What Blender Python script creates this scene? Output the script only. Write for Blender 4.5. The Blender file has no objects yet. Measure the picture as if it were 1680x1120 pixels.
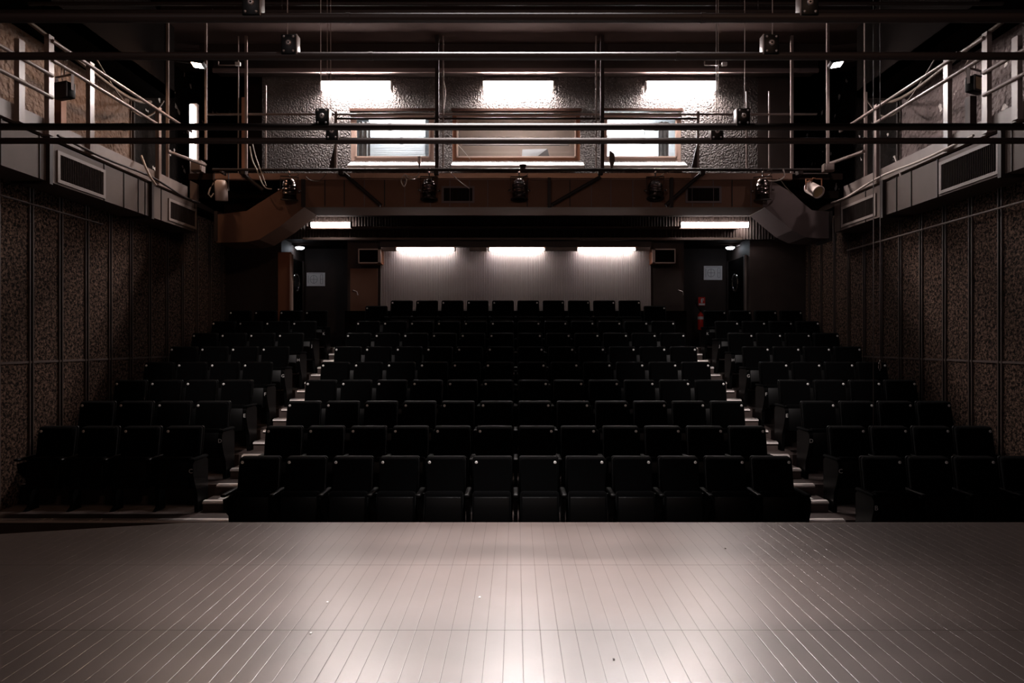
import bpy, bmesh, math, random
from mathutils import Vector, Matrix
random.seed(7)
sc = bpy.context.scene
COL = sc.collection
PI = math.pi
H = 1.84                      # eye height above the stage boards
F = 1120.0
# ------------------------------------------------------------------ camera, world, exposure
cd = bpy.data.cameras.new('camera'); cam = bpy.data.objects.new('camera', cd); COL.objects.link(cam)
cam.location = (0, 0, H); cam.rotation_euler = (PI/2, 0, 0)
cd.sensor_width = 36; cd.lens = 24; cd.shift_x = -6/1680; cd.shift_y = 2/1680
cd.clip_start = .05; cd.clip_end = 100
sc.camera = cam
w = bpy.data.worlds.new('world'); sc.world = w; w.use_nodes = True
w.node_tree.nodes['Background'].inputs[0].default_value = (0, 0, 0, 1)
w.node_tree.nodes['Background'].inputs[1].default_value = 0
sc.view_settings.view_transform = 'Standard'; sc.view_settings.look = 'None'
sc.view_settings.gamma = 1; sc.view_settings.exposure = 0.0
sc.view_settings.use_curve_mapping = False
try:
    sc.cycles.use_denoising = True
    sc.cycles.sample_clamp_indirect = 4
    sc.cycles.max_bounces = 8
    sc.cycles.use_light_tree = True
except Exception: pass
# unseen area lights without fixtures, added to brighten the stage and galleries
def area(name, loc, target, sx, sy, power, col, spread=180):
    l = bpy.data.lights.new(name, 'AREA'); l.shape = 'RECTANGLE'; l.size = sx; l.size_y = sy
    l.energy = power; l.color = col; l.spread = math.radians(spread)
    o = bpy.data.objects.new(name, l); COL.objects.link(o); o.location = loc
    o.rotation_euler = (Vector(target)-Vector(loc)).to_track_quat('-Z', 'Y').to_euler()
    o['label'] = 'added light over the stage'; return o
WARM, COOL, WHITE = (1, .62, .44), (1, .84, .84), (1, .885, .85)
area('added_stage_light', (3.2, -1.5, H+4.6), (-6, 10.5, H+2.6), .8, .5, 34, WARM, 100)
area('added_stage_light', (-3.2, -1.5, H+4.6), (6, 10.5, H+2.6), .8, .5, 34, COOL, 100)
area('added_stage_light', (0, 5.8, H+5.3), (0, 5.6, 0), 1.9, .4, 185, (1, .93, .92), 47)  # added overhead light for the bright middle of the boards

def spot(loc, target, power, ang):       # spots without fixtures, added above the frame to brighten the aisle nosings
    l = bpy.data.lights.new('added_aisle_spot', 'SPOT'); l.energy = power; l.color = (1, .90, .87); l.spot_size = math.radians(ang); l.spot_blend = .8; l.shadow_soft_size = .12
    o = bpy.data.objects.new('added_aisle_spot', l); COL.objects.link(o); o.location = loc
    o.rotation_euler = (Vector(target)-Vector(loc)).to_track_quat('-Z', 'Y').to_euler(); o['label'] = 'added spot aimed up the aisle'
for s_ in (-1, 1): spot((s_*3.5, 5.2, H+4.4), (s_*3.75, 12.0, H-1.0), 1500, 36)

# ------------------------------------------------------------------ materials
def mat(name, col, rough=.6, metal=0, spec=.3, bump=None, vary=None, sheen=0, emit=None, alpha=None, trans=0):
    m = bpy.data.materials.new(name); m.use_nodes = True
    nt = m.node_tree; b = nt.nodes['Principled BSDF']
    b.inputs['Base Color'].default_value = (*col, 1); b.inputs['Roughness'].default_value = rough
    b.inputs['Metallic'].default_value = metal; b.inputs['Specular IOR Level'].default_value = spec
    if sheen: b.inputs['Sheen Weight'].default_value = sheen; b.inputs['Sheen Roughness'].default_value = .4
    if name == 'stage_paint': b.inputs['IOR'].default_value = 1.8
    if trans: b.inputs['Transmission Weight'].default_value = trans
    if emit:
        b.inputs['Emission Color'].default_value = (*emit[0], 1); b.inputs['Emission Strength'].default_value = emit[1]
    tc = None
    if bump or vary:
        tc = nt.nodes.new('ShaderNodeTexCoord')
    if vary:   # (second colour, scale, detail, low, high)
        c2, s, d, lo, hi = vary
        n = nt.nodes.new('ShaderNodeTexNoise'); n.inputs['Scale'].default_value = s; n.inputs['Detail'].default_value = d
        r = nt.nodes.new('ShaderNodeValToRGB'); r.color_ramp.elements[0].position = lo; r.color_ramp.elements[1].position = hi
        r.color_ramp.elements[0].color = (*col, 1); r.color_ramp.elements[1].color = (*c2, 1)
        nt.links.new(tc.outputs['Object'], n.inputs['Vector']); nt.links.new(n.outputs['Fac'], r.inputs['Fac'])
        nt.links.new(r.outputs['Color'], b.inputs['Base Color'])
    if bump:   # (scale, strength, distance)
        n = nt.nodes.new('ShaderNodeTexNoise'); n.inputs['Scale'].default_value = bump[0]; n.inputs['Detail'].default_value = 6
        p = nt.nodes.new('ShaderNodeBump'); p.inputs['Strength'].default_value = bump[1]; p.inputs['Distance'].default_value = bump[2]
        nt.links.new(tc.outputs['Object'], n.inputs['Vector']); nt.links.new(n.outputs['Fac'], p.inputs['Height'])
        nt.links.new(p.outputs['Normal'], b.inputs['Normal'])
    return m
M = {}
M['stage'] = mat('stage_paint', (.058, .040, .034), .33, spec=1.0, vary=((.074, .052, .045), 3.2, 4, .35, .7), bump=(60, .05, .001))
M['groove'] = mat('stage_groove', (.02, .016, .015), .6)
M['black'] = mat('black_paint', (.004, .003, .0027), 1, spec=.02)
M['dark'] = mat('dark_wall', (.032, .022, .019), .65, vary=((.042, .029, .025), 4, 3, .3, .7))
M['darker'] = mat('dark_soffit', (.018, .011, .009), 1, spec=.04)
M['ceiling'] = mat('matte_ceiling', (.036, .023, .020), 1, spec=.02)
M['tier'] = mat('tier_floor', (.055, .04, .035), .45, vary=((.075, .055, .05), 6, 3, .3, .7))
M['velvet'] = mat('black_velvet', (.0007, .0007, .0008), .95, spec=.05, sheen=.008)
M['plastic'] = mat('black_plastic', (.0010, .0009, .0009), .45, spec=.14)
M['plate'] = mat('number_plate', (.75, .72, .70), .4, metal=.2)
M['letter'] = mat('letter_white', (.45, .43, .42), .5)
M['nosing'] = mat('nosing_strip', (.90, .82, .79), .42, metal=.75)
M['pipe'] = mat('pipe_black', (.024, .016, .014), .55, spec=.22)
M['steel'] = mat('steel', (.32, .28, .27), .4, metal=.6)
M['rail'] = mat('rail_paint', (.20, .155, .14), .3)
M['duct'] = mat('duct_paint', (.085, .062, .052), .6, spec=.15, vary=((.10, .074, .063), 2.2, 3, .3, .7))
M['duct_warm'] = mat('duct_warm_lit', (.15, .080, .055), .85, spec=.06, vary=((.17, .092, .065), 2.2, 3, .3, .7))  # duct colour with the warm lamplight of the left side mixed in
M['duct_cool'] = mat('duct_cool_lit', (.15, .115, .112), .85, spec=.06, vary=((.17, .13, .128), 2.2, 3, .3, .7))  # duct colour with the cooler lamplight of the right side mixed in
M['kerb'] = mat('kerb_paint', (.155, .122, .108), .5, vary=((.185, .148, .132), 5, 4, .3, .7))
M['batten'] = mat('batten_paint', (.060, .043, .037), .45)
M['seam'] = mat('duct_seam', (.03, .022, .02), .6)
M['grille'] = mat('grille', (.022, .016, .014), .9, spec=.04)
M['beam'] = mat('beam_brown', (.26, .15, .11), .5)
M['copper'] = mat('rusty_foil', (.42, .24, .16), .35, metal=.5, bump=(14, .6, .02))
M['chrome'] = mat('chrome', (.42, .38, .37), .16, metal=1)
M['canblack'] = mat('lamp_can', (.20, .16, .15), .2, metal=1)
M['cream'] = mat('cream_paint', (.62, .50, .45), .45)
M['wood'] = mat('brown_wood', (.24, .10, .055), .45, bump=(30, .1, .003))
M['head'] = mat('dark_brown_wood', (.035, .016, .011), .6, spec=.1)
M['palewood'] = mat('pale_wood', (.50, .36, .30), .45)
M['white'] = mat('white_paint', (.78, .76, .75), .5)
M['roomwhite'] = mat('room_white', (.62, .64, .65), .7)
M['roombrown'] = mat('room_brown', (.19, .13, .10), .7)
M['curtain'] = mat('curtain_grey', (.30, .29, .28), .8)
M['cable'] = mat('cable_pale', (.45, .38, .34), .5)
M['cabledark'] = mat('cable_dark', (.10, .075, .06), .5)
M['red'] = mat('red_paint', (.65, .035, .02), .35)
M['paper'] = mat('paper', (.78, .77, .78), .7)
M['ink'] = mat('ink', (.10, .10, .12), .7)
M['amber'] = mat('amber_glass', (.42, .30, .16), .25)
M['panel'] = mat('ribbed_cloth', (.37, .33, .325), .75, vary=((.42, .375, .365), 1.3, 3, .3, .7))
M['pole'] = mat('brick_red', (.30, .15, .10), .6)
M['tube'] = mat('lamp_tube', (1, 1, 1), .4, emit=(WHITE, 260))
M['tube_low'] = mat('lamp_tube_soffit', (1, 1, 1), .4, emit=(WHITE, 55))
M['tube_wash'] = mat('lamp_tube_wash', (1, 1, 1), .4, emit=((1, .93, .91), 38))
M['tube_room'] = mat('lamp_tube_room', (1, 1, 1), .4, emit=((.97, .98, 1), 170))
M['flood_warm'] = mat('flood_warm', (1, 1, 1), .4, emit=((1, .62, .40), 420))
M['flood_cool'] = mat('flood_cool', (1, 1, 1), .4, emit=((1, .86, .84), 420))
M['tube_vert'] = mat('lamp_tube_vertical', (1, 1, 1), .4, emit=((1, .92, .86), 14))
M['exit'] = mat('downlight_glow', (1, 1, 1), .4, emit=((.82, .89, 1), 15))
def glass_mat():
    m = bpy.data.materials.new('window_glass'); m.use_nodes = True; nt = m.node_tree
    nt.nodes.remove(nt.nodes['Principled BSDF']); out = nt.nodes['Material Output']
    t = nt.nodes.new('ShaderNodeBsdfTransparent'); t.inputs[0].default_value = (.93, .94, .95, 1)
    g = nt.nodes.new('ShaderNodeBsdfGlossy'); g.inputs['Roughness'].default_value = .03
    fr = nt.nodes.new('ShaderNodeFresnel'); mx = nt.nodes.new('ShaderNodeMixShader')
    nt.links.new(fr.outputs[0], mx.inputs[0]); nt.links.new(t.outputs[0], mx.inputs[1]); nt.links.new(g.outputs[0], mx.inputs[2])
    nt.links.new(mx.outputs[0], out.inputs[0]); return m
M['glass'] = glass_mat()
def plaster(name, c1, c2, dist, flakes=0, scale=13):
    m = bpy.data.materials.new(name); m.use_nodes = True; nt = m.node_tree; b = nt.nodes['Principled BSDF']
    b.inputs['Roughness'].default_value = .62; b.inputs['Specular IOR Level'].default_value = .05 if 'flaking' in name else .4
    tc = nt.nodes.new('ShaderNodeTexCoord')
    n = nt.nodes.new('ShaderNodeTexNoise'); n.inputs['Scale'].default_value = scale; n.inputs['Detail'].default_value = 5; n.inputs['Roughness'].default_value = .6
    v = nt.nodes.new('ShaderNodeTexVoronoi'); v.inputs['Scale'].default_value = scale*1.3; v.feature = 'SMOOTH_F1'
    a = nt.nodes.new('ShaderNodeMath'); a.operation = 'ADD'
    for t in (n, v): nt.links.new(tc.outputs['Object'], t.inputs['Vector'])
    nt.links.new(n.outputs['Fac'], a.inputs[0]); nt.links.new(v.outputs['Distance'], a.inputs[1])
    p = nt.nodes.new('ShaderNodeBump'); p.inputs['Strength'].default_value = 1; p.inputs['Distance'].default_value = dist
    nt.links.new(a.outputs[0], p.inputs['Height']); nt.links.new(p.outputs['Normal'], b.inputs['Normal'])
    n2 = nt.nodes.new('ShaderNodeTexNoise'); n2.inputs['Scale'].default_value = 1.6; n2.inputs['Detail'].default_value = 5
    r = nt.nodes.new('ShaderNodeValToRGB'); r.color_ramp.elements[0].position = .35; r.color_ramp.elements[1].position = .68
    r.color_ramp.elements[0].color = (*c1, 1); r.color_ramp.elements[1].color = (*c2, 1)
    nt.links.new(tc.outputs['Object'], n2.inputs['Vector']); nt.links.new(n2.outputs['Fac'], r.inputs['Fac'])
    col = r.outputs['Color']
    if flakes:
        n3 = nt.nodes.new('ShaderNodeTexNoise'); n3.inputs['Scale'].default_value = 3.3; n3.inputs['Detail'].default_value = 3
        r3 = nt.nodes.new('ShaderNodeValToRGB'); r3.color_ramp.elements[0].position = flakes; r3.color_ramp.elements[1].position = flakes+.012
        mx = nt.nodes.new('ShaderNodeMix'); mx.data_type = 'RGBA'
        nt.links.new(tc.outputs['Object'], n3.inputs['Vector']); nt.links.new(n3.outputs['Fac'], r3.inputs['Fac'])
        nt.links.new(r3.outputs['Color'], mx.inputs['Factor']); nt.links.new(col, mx.inputs['A']); mx.inputs['B'].default_value = (.6, .55, .52, 1)
        col = mx.outputs['Result']
    nt.links.new(col, b.inputs['Base Color']); return m
M['plaster'] = plaster('rough_plaster', (.050, .040, .037), (.078, .063, .058), .03, 0, 24)
M['plaster_brown'] = plaster('brown_plaster', (.12, .070, .046), (.19, .120, .085), .05, .74, 11)
M['plaster_mauve'] = plaster('mauve_plaster', (.10, .073, .068), (.16, .12, .113), .05, .71, 11)
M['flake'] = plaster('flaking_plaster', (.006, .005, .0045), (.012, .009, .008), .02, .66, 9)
def cork():
    m = bpy.data.materials.new('wood_wool_board'); m.use_nodes = True; nt = m.node_tree; b = nt.nodes['Principled BSDF']
    b.inputs['Roughness'].default_value = .9; b.inputs['Specular IOR Level'].default_value = .08
    tc = nt.nodes.new('ShaderNodeTexCoord')
    n = nt.nodes.new('ShaderNodeTexNoise'); n.inputs['Scale'].default_value = 26; n.inputs['Detail'].default_value = 4; n.inputs['Roughness'].default_value = .75; n.inputs['Distortion'].default_value = .6
    r = nt.nodes.new('ShaderNodeValToRGB')
    e = r.color_ramp.elements; e[0].position = .45; e[1].position = .62
    e[0].color = (.004, .0025, .002, 1); e[1].color = (.125, .077, .056, 1)
    n2 = nt.nodes.new('ShaderNodeTexNoise'); n2.inputs['Scale'].default_value = 2.2
    mx = nt.nodes.new('ShaderNodeMix'); mx.data_type = 'RGBA'; mx.blend_type = 'MULTIPLY'; mx.inputs['Factor'].default_value = .6
    for t in (n, n2): nt.links.new(tc.outputs['Object'], t.inputs['Vector'])
    nt.links.new(n.outputs['Fac'], r.inputs['Fac']); nt.links.new(r.outputs['Color'], mx.inputs['A']); nt.links.new(n2.outputs['Color'], mx.inputs['B'])
    nt.links.new(r.outputs['Color'], b.inputs['Base Color'])
    p = nt.nodes.new('ShaderNodeBump'); p.inputs['Strength'].default_value = .8; p.inputs['Distance'].default_value = .012
    nt.links.new(n.outputs['Fac'], p.inputs['Height']); nt.links.new(p.outputs['Normal'], b.inputs['Normal']); return m
M['cork'] = cork()

# ------------------------------------------------------------------ geometry helpers
class MB:
    """Collects shapes and links them as one mesh object."""
    def __init__(s): s.v = []; s.f = []; s.sm = []
    def add(s, vs, fs, smooth=False):
        b = len(s.v); s.v += [tuple(v) for v in vs]
        for f in fs: s.f.append(tuple(b+i for i in f)); s.sm.append(smooth)
        return s
    def box(s, x0, x1, y0, y1, z0, z1):
        v = [(x, y, z) for z in (z0, z1) for y in (y0, y1) for x in (x0, x1)]
        return s.add(v, [(0, 2, 3, 1), (4, 5, 7, 6), (0, 1, 5, 4), (2, 6, 7, 3), (0, 4, 6, 2), (1, 3, 7, 5)])
    def bbox(s, c, d, b=.01, R=None):
        """A box with chamfered edges, centre c, size d."""
        bm = bmesh.new(); bmesh.ops.create_cube(bm, size=1)
        for v in bm.verts: v.co = Vector((v.co.x*d[0], v.co.y*d[1], v.co.z*d[2]))
        bmesh.ops.bevel(bm, geom=bm.edges[:], offset=b, segments=2, affect='EDGES', profile=.5)
        if R is not None:
            for v in bm.verts: v.co = R @ v.co
        bm.verts.index_update()
        s.add([Vector(c)+v.co for v in bm.verts], [[v.index for v in f.verts] for f in bm.faces], True)
        bm.free(); return s
    def tube(s, p0, p1, r, n=10, r1=None, caps=True):
        p0, p1 = Vector(p0), Vector(p1); d = (p1-p0).normalized(); r1 = r if r1 is None else r1
        a = d.orthogonal().normalized(); c = d.cross(a)
        vs = []
        for p, q in ((p0, r), (p1, r1)):
            vs += [p+(a*math.cos(2*PI*i/n)+c*math.sin(2*PI*i/n))*q for i in range(n)]
        s.add(vs, [(i, (i+1) % n, n+(i+1) % n, n+i) for i in range(n)], True)
        if caps:
            s.add(vs[:n], [tuple(range(n-1, -1, -1))]); s.add(vs[n:], [tuple(range(n))])
        return s
    def path(s, pts, r, n=6):
        pts = [Vector(p) for p in pts]; rings = []
        for i, p in enumerate(pts):
            d = (pts[min(i+1, len(pts)-1)]-pts[max(i-1, 0)]).normalized()
            up = Vector((0, 0, 1)) if abs(d.z) < .9 else Vector((1, 0, 0))
            a = d.cross(up).normalized(); c = d.cross(a)
            rings.append([p+(a*math.cos(2*PI*k/n)+c*math.sin(2*PI*k/n))*r for k in range(n)])
        vs = [v for g in rings for v in g]
        fs = [(i*n+k, i*n+(k+1) % n, (i+1)*n+(k+1) % n, (i+1)*n+k) for i in range(len(pts)-1) for k in range(n)]
        return s.add(vs, fs, True)
    def lathe(s, prof, n=20, T=None):
        """prof: (radius, z) pairs; T: a Matrix."""
        T = T or Matrix(); vs = []
        for r, z in prof: vs += [T @ Vector((r*math.cos(2*PI*i/n), r*math.sin(2*PI*i/n), z)) for i in range(n)]
        fs = [(j*n+i, j*n+(i+1) % n, (j+1)*n+(i+1) % n, (j+1)*n+i) for j in range(len(prof)-1) for i in range(n)]
        return s.add(vs, fs, True)
    def prism(s, poly, y0, y1, axis='y'):
        """poly: (x, z) points extruded along y, or (y, z) points along x."""
        n = len(poly)
        mk = (lambda p, t: (p[0], t, p[1])) if axis == 'y' else (lambda p, t: (t, p[0], p[1]))
        vs = [mk(p, y0) for p in poly]+[mk(p, y1) for p in poly]
        s.add(vs, [(i, (i+1) % n, n+(i+1) % n, n+i) for i in range(n)])
        return s.add(vs, [tuple(range(n)), tuple(range(2*n-1, n-1, -1))])
    def build(s, name, m, parent=None, origin=None):
        o0 = Vector(origin) if origin is not None else (parent.matrix_world.translation.copy() if parent is not None and getattr(parent, 'root_loc', None) is None else Vector())
        if parent is not None: o0 = Vector(parent.get('_o', (0, 0, 0)))
        me = bpy.data.meshes.new(name); me.from_pydata([tuple(Vector(v)-o0) for v in s.v], [], s.f)
        for p, q in zip(me.polygons, s.sm): p.use_smooth = q
        bm = bmesh.new(); bm.from_mesh(me); bmesh.ops.recalc_face_normals(bm, faces=bm.faces[:]); bm.to_mesh(me); bm.free()
        me.materials.append(M[m] if isinstance(m, str) else m); me.update()
        o = bpy.data.objects.new(name, me); COL.objects.link(o)
        if parent is not None:
            o.parent = parent; o['_o'] = tuple(o0)
        elif origin is not None: o.location = o0
        return o
def thing(name, label, cat, loc=(0, 0, 0), group=None, rot=None):
    """Empty at the base of a thing; its parts are given in world coordinates (or local ones when rot is given)."""
    o = bpy.data.objects.new(name, None); COL.objects.link(o); o.empty_display_size = .1
    o.location = loc; o['label'] = label; o['category'] = cat
    o['_o'] = tuple(loc) if rot is None else (0., 0., 0.)
    if rot is not None: o.rotation_euler = rot
    if group: o['group'] = group
    return o
def tag(o, label, cat, group=None):
    o['label'] = label; o['category'] = cat
    if group: o['group'] = group
    return o
def struct(name, mb, m):
    o = mb.build(name, m); o['kind'] = 'structure'; return o
def relabel(o, s): o['label'] = s; return o
def Z(r): return r+H                    # height relative to the eye -> world
def P(x, y, D): return Vector(((x-846)*D/F, D, H+(562-y)*D/F))     # a measured point of the photo at distance D
def text_mesh(txt, size):
    cu = bpy.data.curves.new('glyphs', 'FONT'); cu.body = txt; cu.size = size; cu.extrude = .0008; cu.align_x = 'CENTER'; cu.align_y = 'CENTER'; cu.resolution_u = 2
    to = bpy.data.objects.new('glyphs', cu); COL.objects.link(to)
    dg = bpy.context.evaluated_depsgraph_get(); me = bpy.data.meshes.new_from_object(to.evaluated_get(dg))
    bpy.data.objects.remove(to); bpy.data.curves.remove(cu)
    me.materials.clear(); return me

# ================================================================== STAGE
def stage_front(x):                      # the edge is cut back towards the far left
    return 7.0 if x > -3.3 else max(5.9, 7.0+(x+3.3)*.26)
B = .1135; g = .0035; gd = .0006; gap = .0007
mb = MB(); x = -8.5*1.0
nB = int(17/B)
for i in range(nB):
    a, b = -8.5+i*B+.03, -8.5+(i+1)*B+.03
    ya, yb = stage_front(a), stage_front(b)
    ys = (-3.9, 4.372, 4.376, 5.655, 5.66, None)
    segs = [(-3.9, 4.371), (4.376, 5.655), (5.660, None)]
    for s0, s1 in segs:
        e0, e1 = (ya, yb) if s1 is None else (s1, s1)
        # board top with small eased edges on both sides
        prof = [(a+gap, -gd), (a+g, 0), (b-g, 0), (b-gap, -gd)]
        vs = []
        for (px, pz) in prof: vs.append((px, s0, pz))
        for (px, pz) in prof: vs.append((px, e0 if px < (a+b)/2 else e1, pz))
        mb.add(vs, [(0, 1, 5, 4), (1, 2, 6, 5), (2, 3, 7, 6)])
struct('floor', mb, 'stage')
mb = MB(); mb.add([(-8.5, -3.9, -.006), (8.6, -3.9, -.006), (8.6, 7, -.006), (-3.3, 7, -.006), (-7.53, 5.9, -.006), (-8.5, 5.9, -.006)], [(0, 1, 2, 3, 4, 5)])
mb.add([(8.6, 7, 0), (-3.3, 7, 0), (-7.53, 5.9, 0), (-8.5, 5.9, 0), (8.6, 7, -.6), (-3.3, 7, -.6), (-7.53, 5.9, -.6), (-8.5, 5.9, -.6)], [(0, 1, 5, 4), (1, 2, 6, 5), (2, 3, 7, 6)])
struct('floor', mb, 'groove')
# a few pale specks and scuffs lying on the boards
for i, (px, py) in enumerate(((787, 980), (537, 988), (510, 1039), (1007, 1082), (1190, 900))):
    D = H*F/(py-562); c = ((px-846)*D/F, D)
    tag(MB().bbox((c[0], c[1], .0035), (.012, .02, .005), .001).build('paint_chip', 'white' if i < 3 else 'seam'),
        ['tiny pale chip on the stage boards near the middle', 'tiny pale chip beside the upper board joint', 'tiny pale chip just below the lower board joint',
         'tiny dark chip on the boards closest to the viewer', 'tiny dark chip close to the stage edge'][i], 'chip')

# ================================================================== TIERED FLOOR
W = 6.5; R = .828; RH = .2515; D0 = 8.15
def tz(k): return Z(-2.115+RH*k)         # top of tier k (k = -1 is the front-row floor)
def ty(k): return D0+R*k
mb = MB(); mb.box(-W, W, 5.85, 8.2, tz(-1)-.1, tz(-1))
prof = [(ty(0), tz(-1)-.1)]
for k in range(0, 9): prof += [(ty(k), tz(k-1) if k else tz(-1)-.1), (ty(k), tz(k))]
prof = prof[1:]; prof += [(17.2, tz(8)), (17.2, tz(-1)-.1)]
for i in range(len(prof)-2):
    (a0, b0), (a1, b1) = prof[i], prof[i+1]
    mb.add([(-W, a0, b0), (W, a0, b0), (W, a1, b1), (-W, a1, b1)], [(0, 1, 2, 3)])
struct('floor', mb, 'tier')
struct('floor', MB().box(-2.72, 2.72, ty(7)+.12, 14.76, tz(7), tz(7)+.215), 'tier')     # raised last row of the centre block
def nosing(xc, wd, y, z):               # an aluminium edge strip with a sloping, rounded nose
    m_ = MB(); pr = [(y+.085, z-.002), (y+.085, z+.005), (y+.050, z+.004), (y+.030, z+.000), (y+.014, z-.006), (y+.004, z-.015), (y, z-.026), (y+.002, z-.034), (y+.018, z-.034), (y+.022, z-.02)]
    n = len(pr); vs = [(xc-wd/2, a, b) for a, b in pr]+[(xc+wd/2, a, b) for a, b in pr]
    m_.add(vs, [(i, (i+1) % n, n+(i+1) % n, n+i) for i in range(n)], True)
    return m_.add(vs, [tuple(range(n)), tuple(range(2*n-1, n-1, -1))])
# pale edges of the tiers in the two aisles
for k in range(0, 9):
    for s in (-1, 1):
        xi, xo = 3.22, 3.93
        if k == 0 and s < 0: xo = 6.45
        struct('trim_%d' % (2*k+(s > 0)+1), nosing(s*(xi+xo)/2, xo-xi, ty(k)-.022, tz(k)), 'nosing')
# half-height steps in the aisles
for s in (-1, 1):
    sd = 'the extinguisher-side aisle' if s > 0 else 'the aisle away from the extinguisher'
    for k in range(0, 8):
        z0, z1 = tz(k), tz(k)+RH/2; y0, y1 = ty(k)+R/2, ty(k+1)
        y1 -= .001
        t = thing('aisle_step', '%s half step from the stage in %s' % (['first', 'second', 'third', 'fourth', 'fifth', 'sixth', 'seventh', 'eighth'][k], sd), 'step', (s*3.58, y0, z0), 'half steps in the aisles')
        MB().box(min(s*3.24, s*3.93), max(s*3.24, s*3.93), y0+.012, y1, z0, z1).build('tread', 'tier', t)
        nosing(s*3.585, .69, y0-.008, z1).build('nosing', 'nosing', t)
        if k == 0:
            MB().box(s*3.74-.05, s*3.74+.05, y0+.12, y0+.25, z1, z1+.003).build('sticker', 'white', t)

# ================================================================== SEATS
def seat_proto():
    t = thing('theatre_seat', 'x', 'theatre seat', (0, 0, 0))
    # upholstered back: rounded top corners, slightly reclined
    def shell(wd, z0, z1, y_at, th, rc, nseg=5):
        out = [(-wd/2, z0), (wd/2, z0)]
        for i in range(nseg+1):
            a = PI/2*i/nseg; out.append((wd/2-rc+rc*math.cos(a), z1-rc+rc*math.sin(a)))
        for i in range(nseg+1):
            a = PI/2+PI/2*i/nseg; out.append((-wd/2+rc+rc*math.cos(a), z1-rc+rc*math.sin(a)))
        return out
    def back(name, wd, z0, z1, yf, th, rc, m, inset=.012):
        o = shell(wd, z0, z1, 0, th, rc); n = len(o); cz = (z0+z1)/2
        rec = lambda z: (z-z1)*.20
        rings = [(-th, inset), (-th+inset, 0), (-inset*.5, 0), (0, inset)]
        vs = []
        for (dy, ins) in rings:
            for (px, pz) in o:
                q = 1-ins/(wd/2)
                zz = cz+(pz-cz)*(1-ins/((z1-z0)/2)); vs.append((px*q, yf+dy+rec(zz), zz))
        m_ = MB(); m_.add(vs, [(r*n+i, r*n+(i+1) % n, (r+1)*n+(i+1) % n, (r+1)*n+i) for r in range(3) for i in range(n)], True)
        m_.add(vs[:n], [tuple(range(n-1, -1, -1))]); m_.add(vs[3*n:], [tuple(range(n))])
        return m_.build(name, m, t)
    back('backrest', .455, .36, 1.04, -.022, .085, .035, 'velvet', .02)
    back('back_shell', .465, .30, 1.043, .004, .024, .03, 'plastic', .004)
    Rm = Matrix.Rotation(math.radians(-7), 3, 'X')
    MB().bbox((0, -.30, .49), (.435, .11, .40), .032, Rm).build('seat_cushion', 'velvet', t)
    MB().bbox((0, -.358, .47), (.40, .014, .33), .006, Rm).build('seat_pan', 'plastic', t)
    return t
def side_part(t, x, end):
    wd = .062
    if end:
        prof = [(-.05, .0), (-.05, .62), (-.10, .655), (-.42, .655), (-.46, .62), (-.455, .50), (-.40, .36), (-.34, .25), (-.32, .0)]
    else:
        prof = [(-.06, 0), (-.06, .62), (-.40, .62), (-.38, .50), (-.25, .40), (-.22, .05), (-.30, 0)]
    MB().prism(prof, x-.021, x+.021, 'x').build('side_frame', 'plastic', t)
    MB().bbox((x, -.25, .67), (wd, .40, .036), .014).build('armrest', 'plastic', t)
pitch = .54
proto = seat_proto(); PX = proto
side_part(proto, -pitch/2, False)
MB().lathe([(0, .004), (.016, .004), (.0175, 0), (.0175, -.003)], 12, Matrix.Translation((0, -.1195, .985)) @ Matrix.Rotation(PI/2-.2, 4, 'X')).build('number_plate', 'plate', proto)
proto_parts = list(proto.children)
ORD = ['', 'first', 'second', 'third', 'fourth', 'fifth', 'sixth', 'seventh', 'eighth', 'ninth', 'tenth', 'eleventh', 'twelfth']
glyphs = {}
def glyph(txt, size):
    if (txt, size) not in glyphs:
        me = text_mesh(txt, size); me.materials.append(M['ink'] if size < .03 else M['letter']); glyphs[(txt, size)] = me
    return glyphs[(txt, size)]
SEATS = []
def put_seat(x, y, z, label, group, num, plate_side, end_side=0, letter=None):
    global proto
    if not SEATS: r = proto
    else:
        r = proto.copy(); COL.objects.link(r)
        for ch in proto_parts:
            c = ch.copy(); COL.objects.link(c); c.parent = r
    r.location = (x, y, z); r['label'] = label; r['group'] = group; SEATS.append(r)
    for c in r.children:
        if c.name.startswith('number_plate'):
            c.location = (plate_side*.185, 0, 0); pl = c
    gl = bpy.data.objects.new('seat_number', glyph(str(num), .022)); COL.objects.link(gl)
    gl.parent = pl; gl.location = (0, -.1245, .984); gl.rotation_euler = (PI/2-.2, 0, 0)
    return r
def end_arm(r, sx, letter, outer):
    """The closing armrest of a row; with a row letter on its front where it meets the aisle."""
    r['_o'] = (0., 0., 0.)
    ax = sx*pitch/2
    key = ('arm', sx, outer)
    MBs = [(MB().prism([(-.05, .0), (-.05, .62), (-.10, .655), (-.42, .655), (-.46, .62), (-.455, .50), (-.40, .36), (-.34, .25), (-.32, .0)], ax-.024, ax+.024, 'x'), 'side_frame', 'plastic'),
           (MB().bbox((ax, -.25, .67), (.066, .40, .036), .014), 'armrest', 'velvet')]
    for m_, n_, k_ in MBs: m_.build(n_, k_, r)
    if letter:
        gl = bpy.data.objects.new('row_letter', glyph(letter, .075)); COL.objects.link(gl)
        gl.parent = r; gl.location = (ax-.0, -.468, .54); gl.rotation_euler = (PI/2, 0, 0)
LET = 'BCDEFGHJK'
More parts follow.
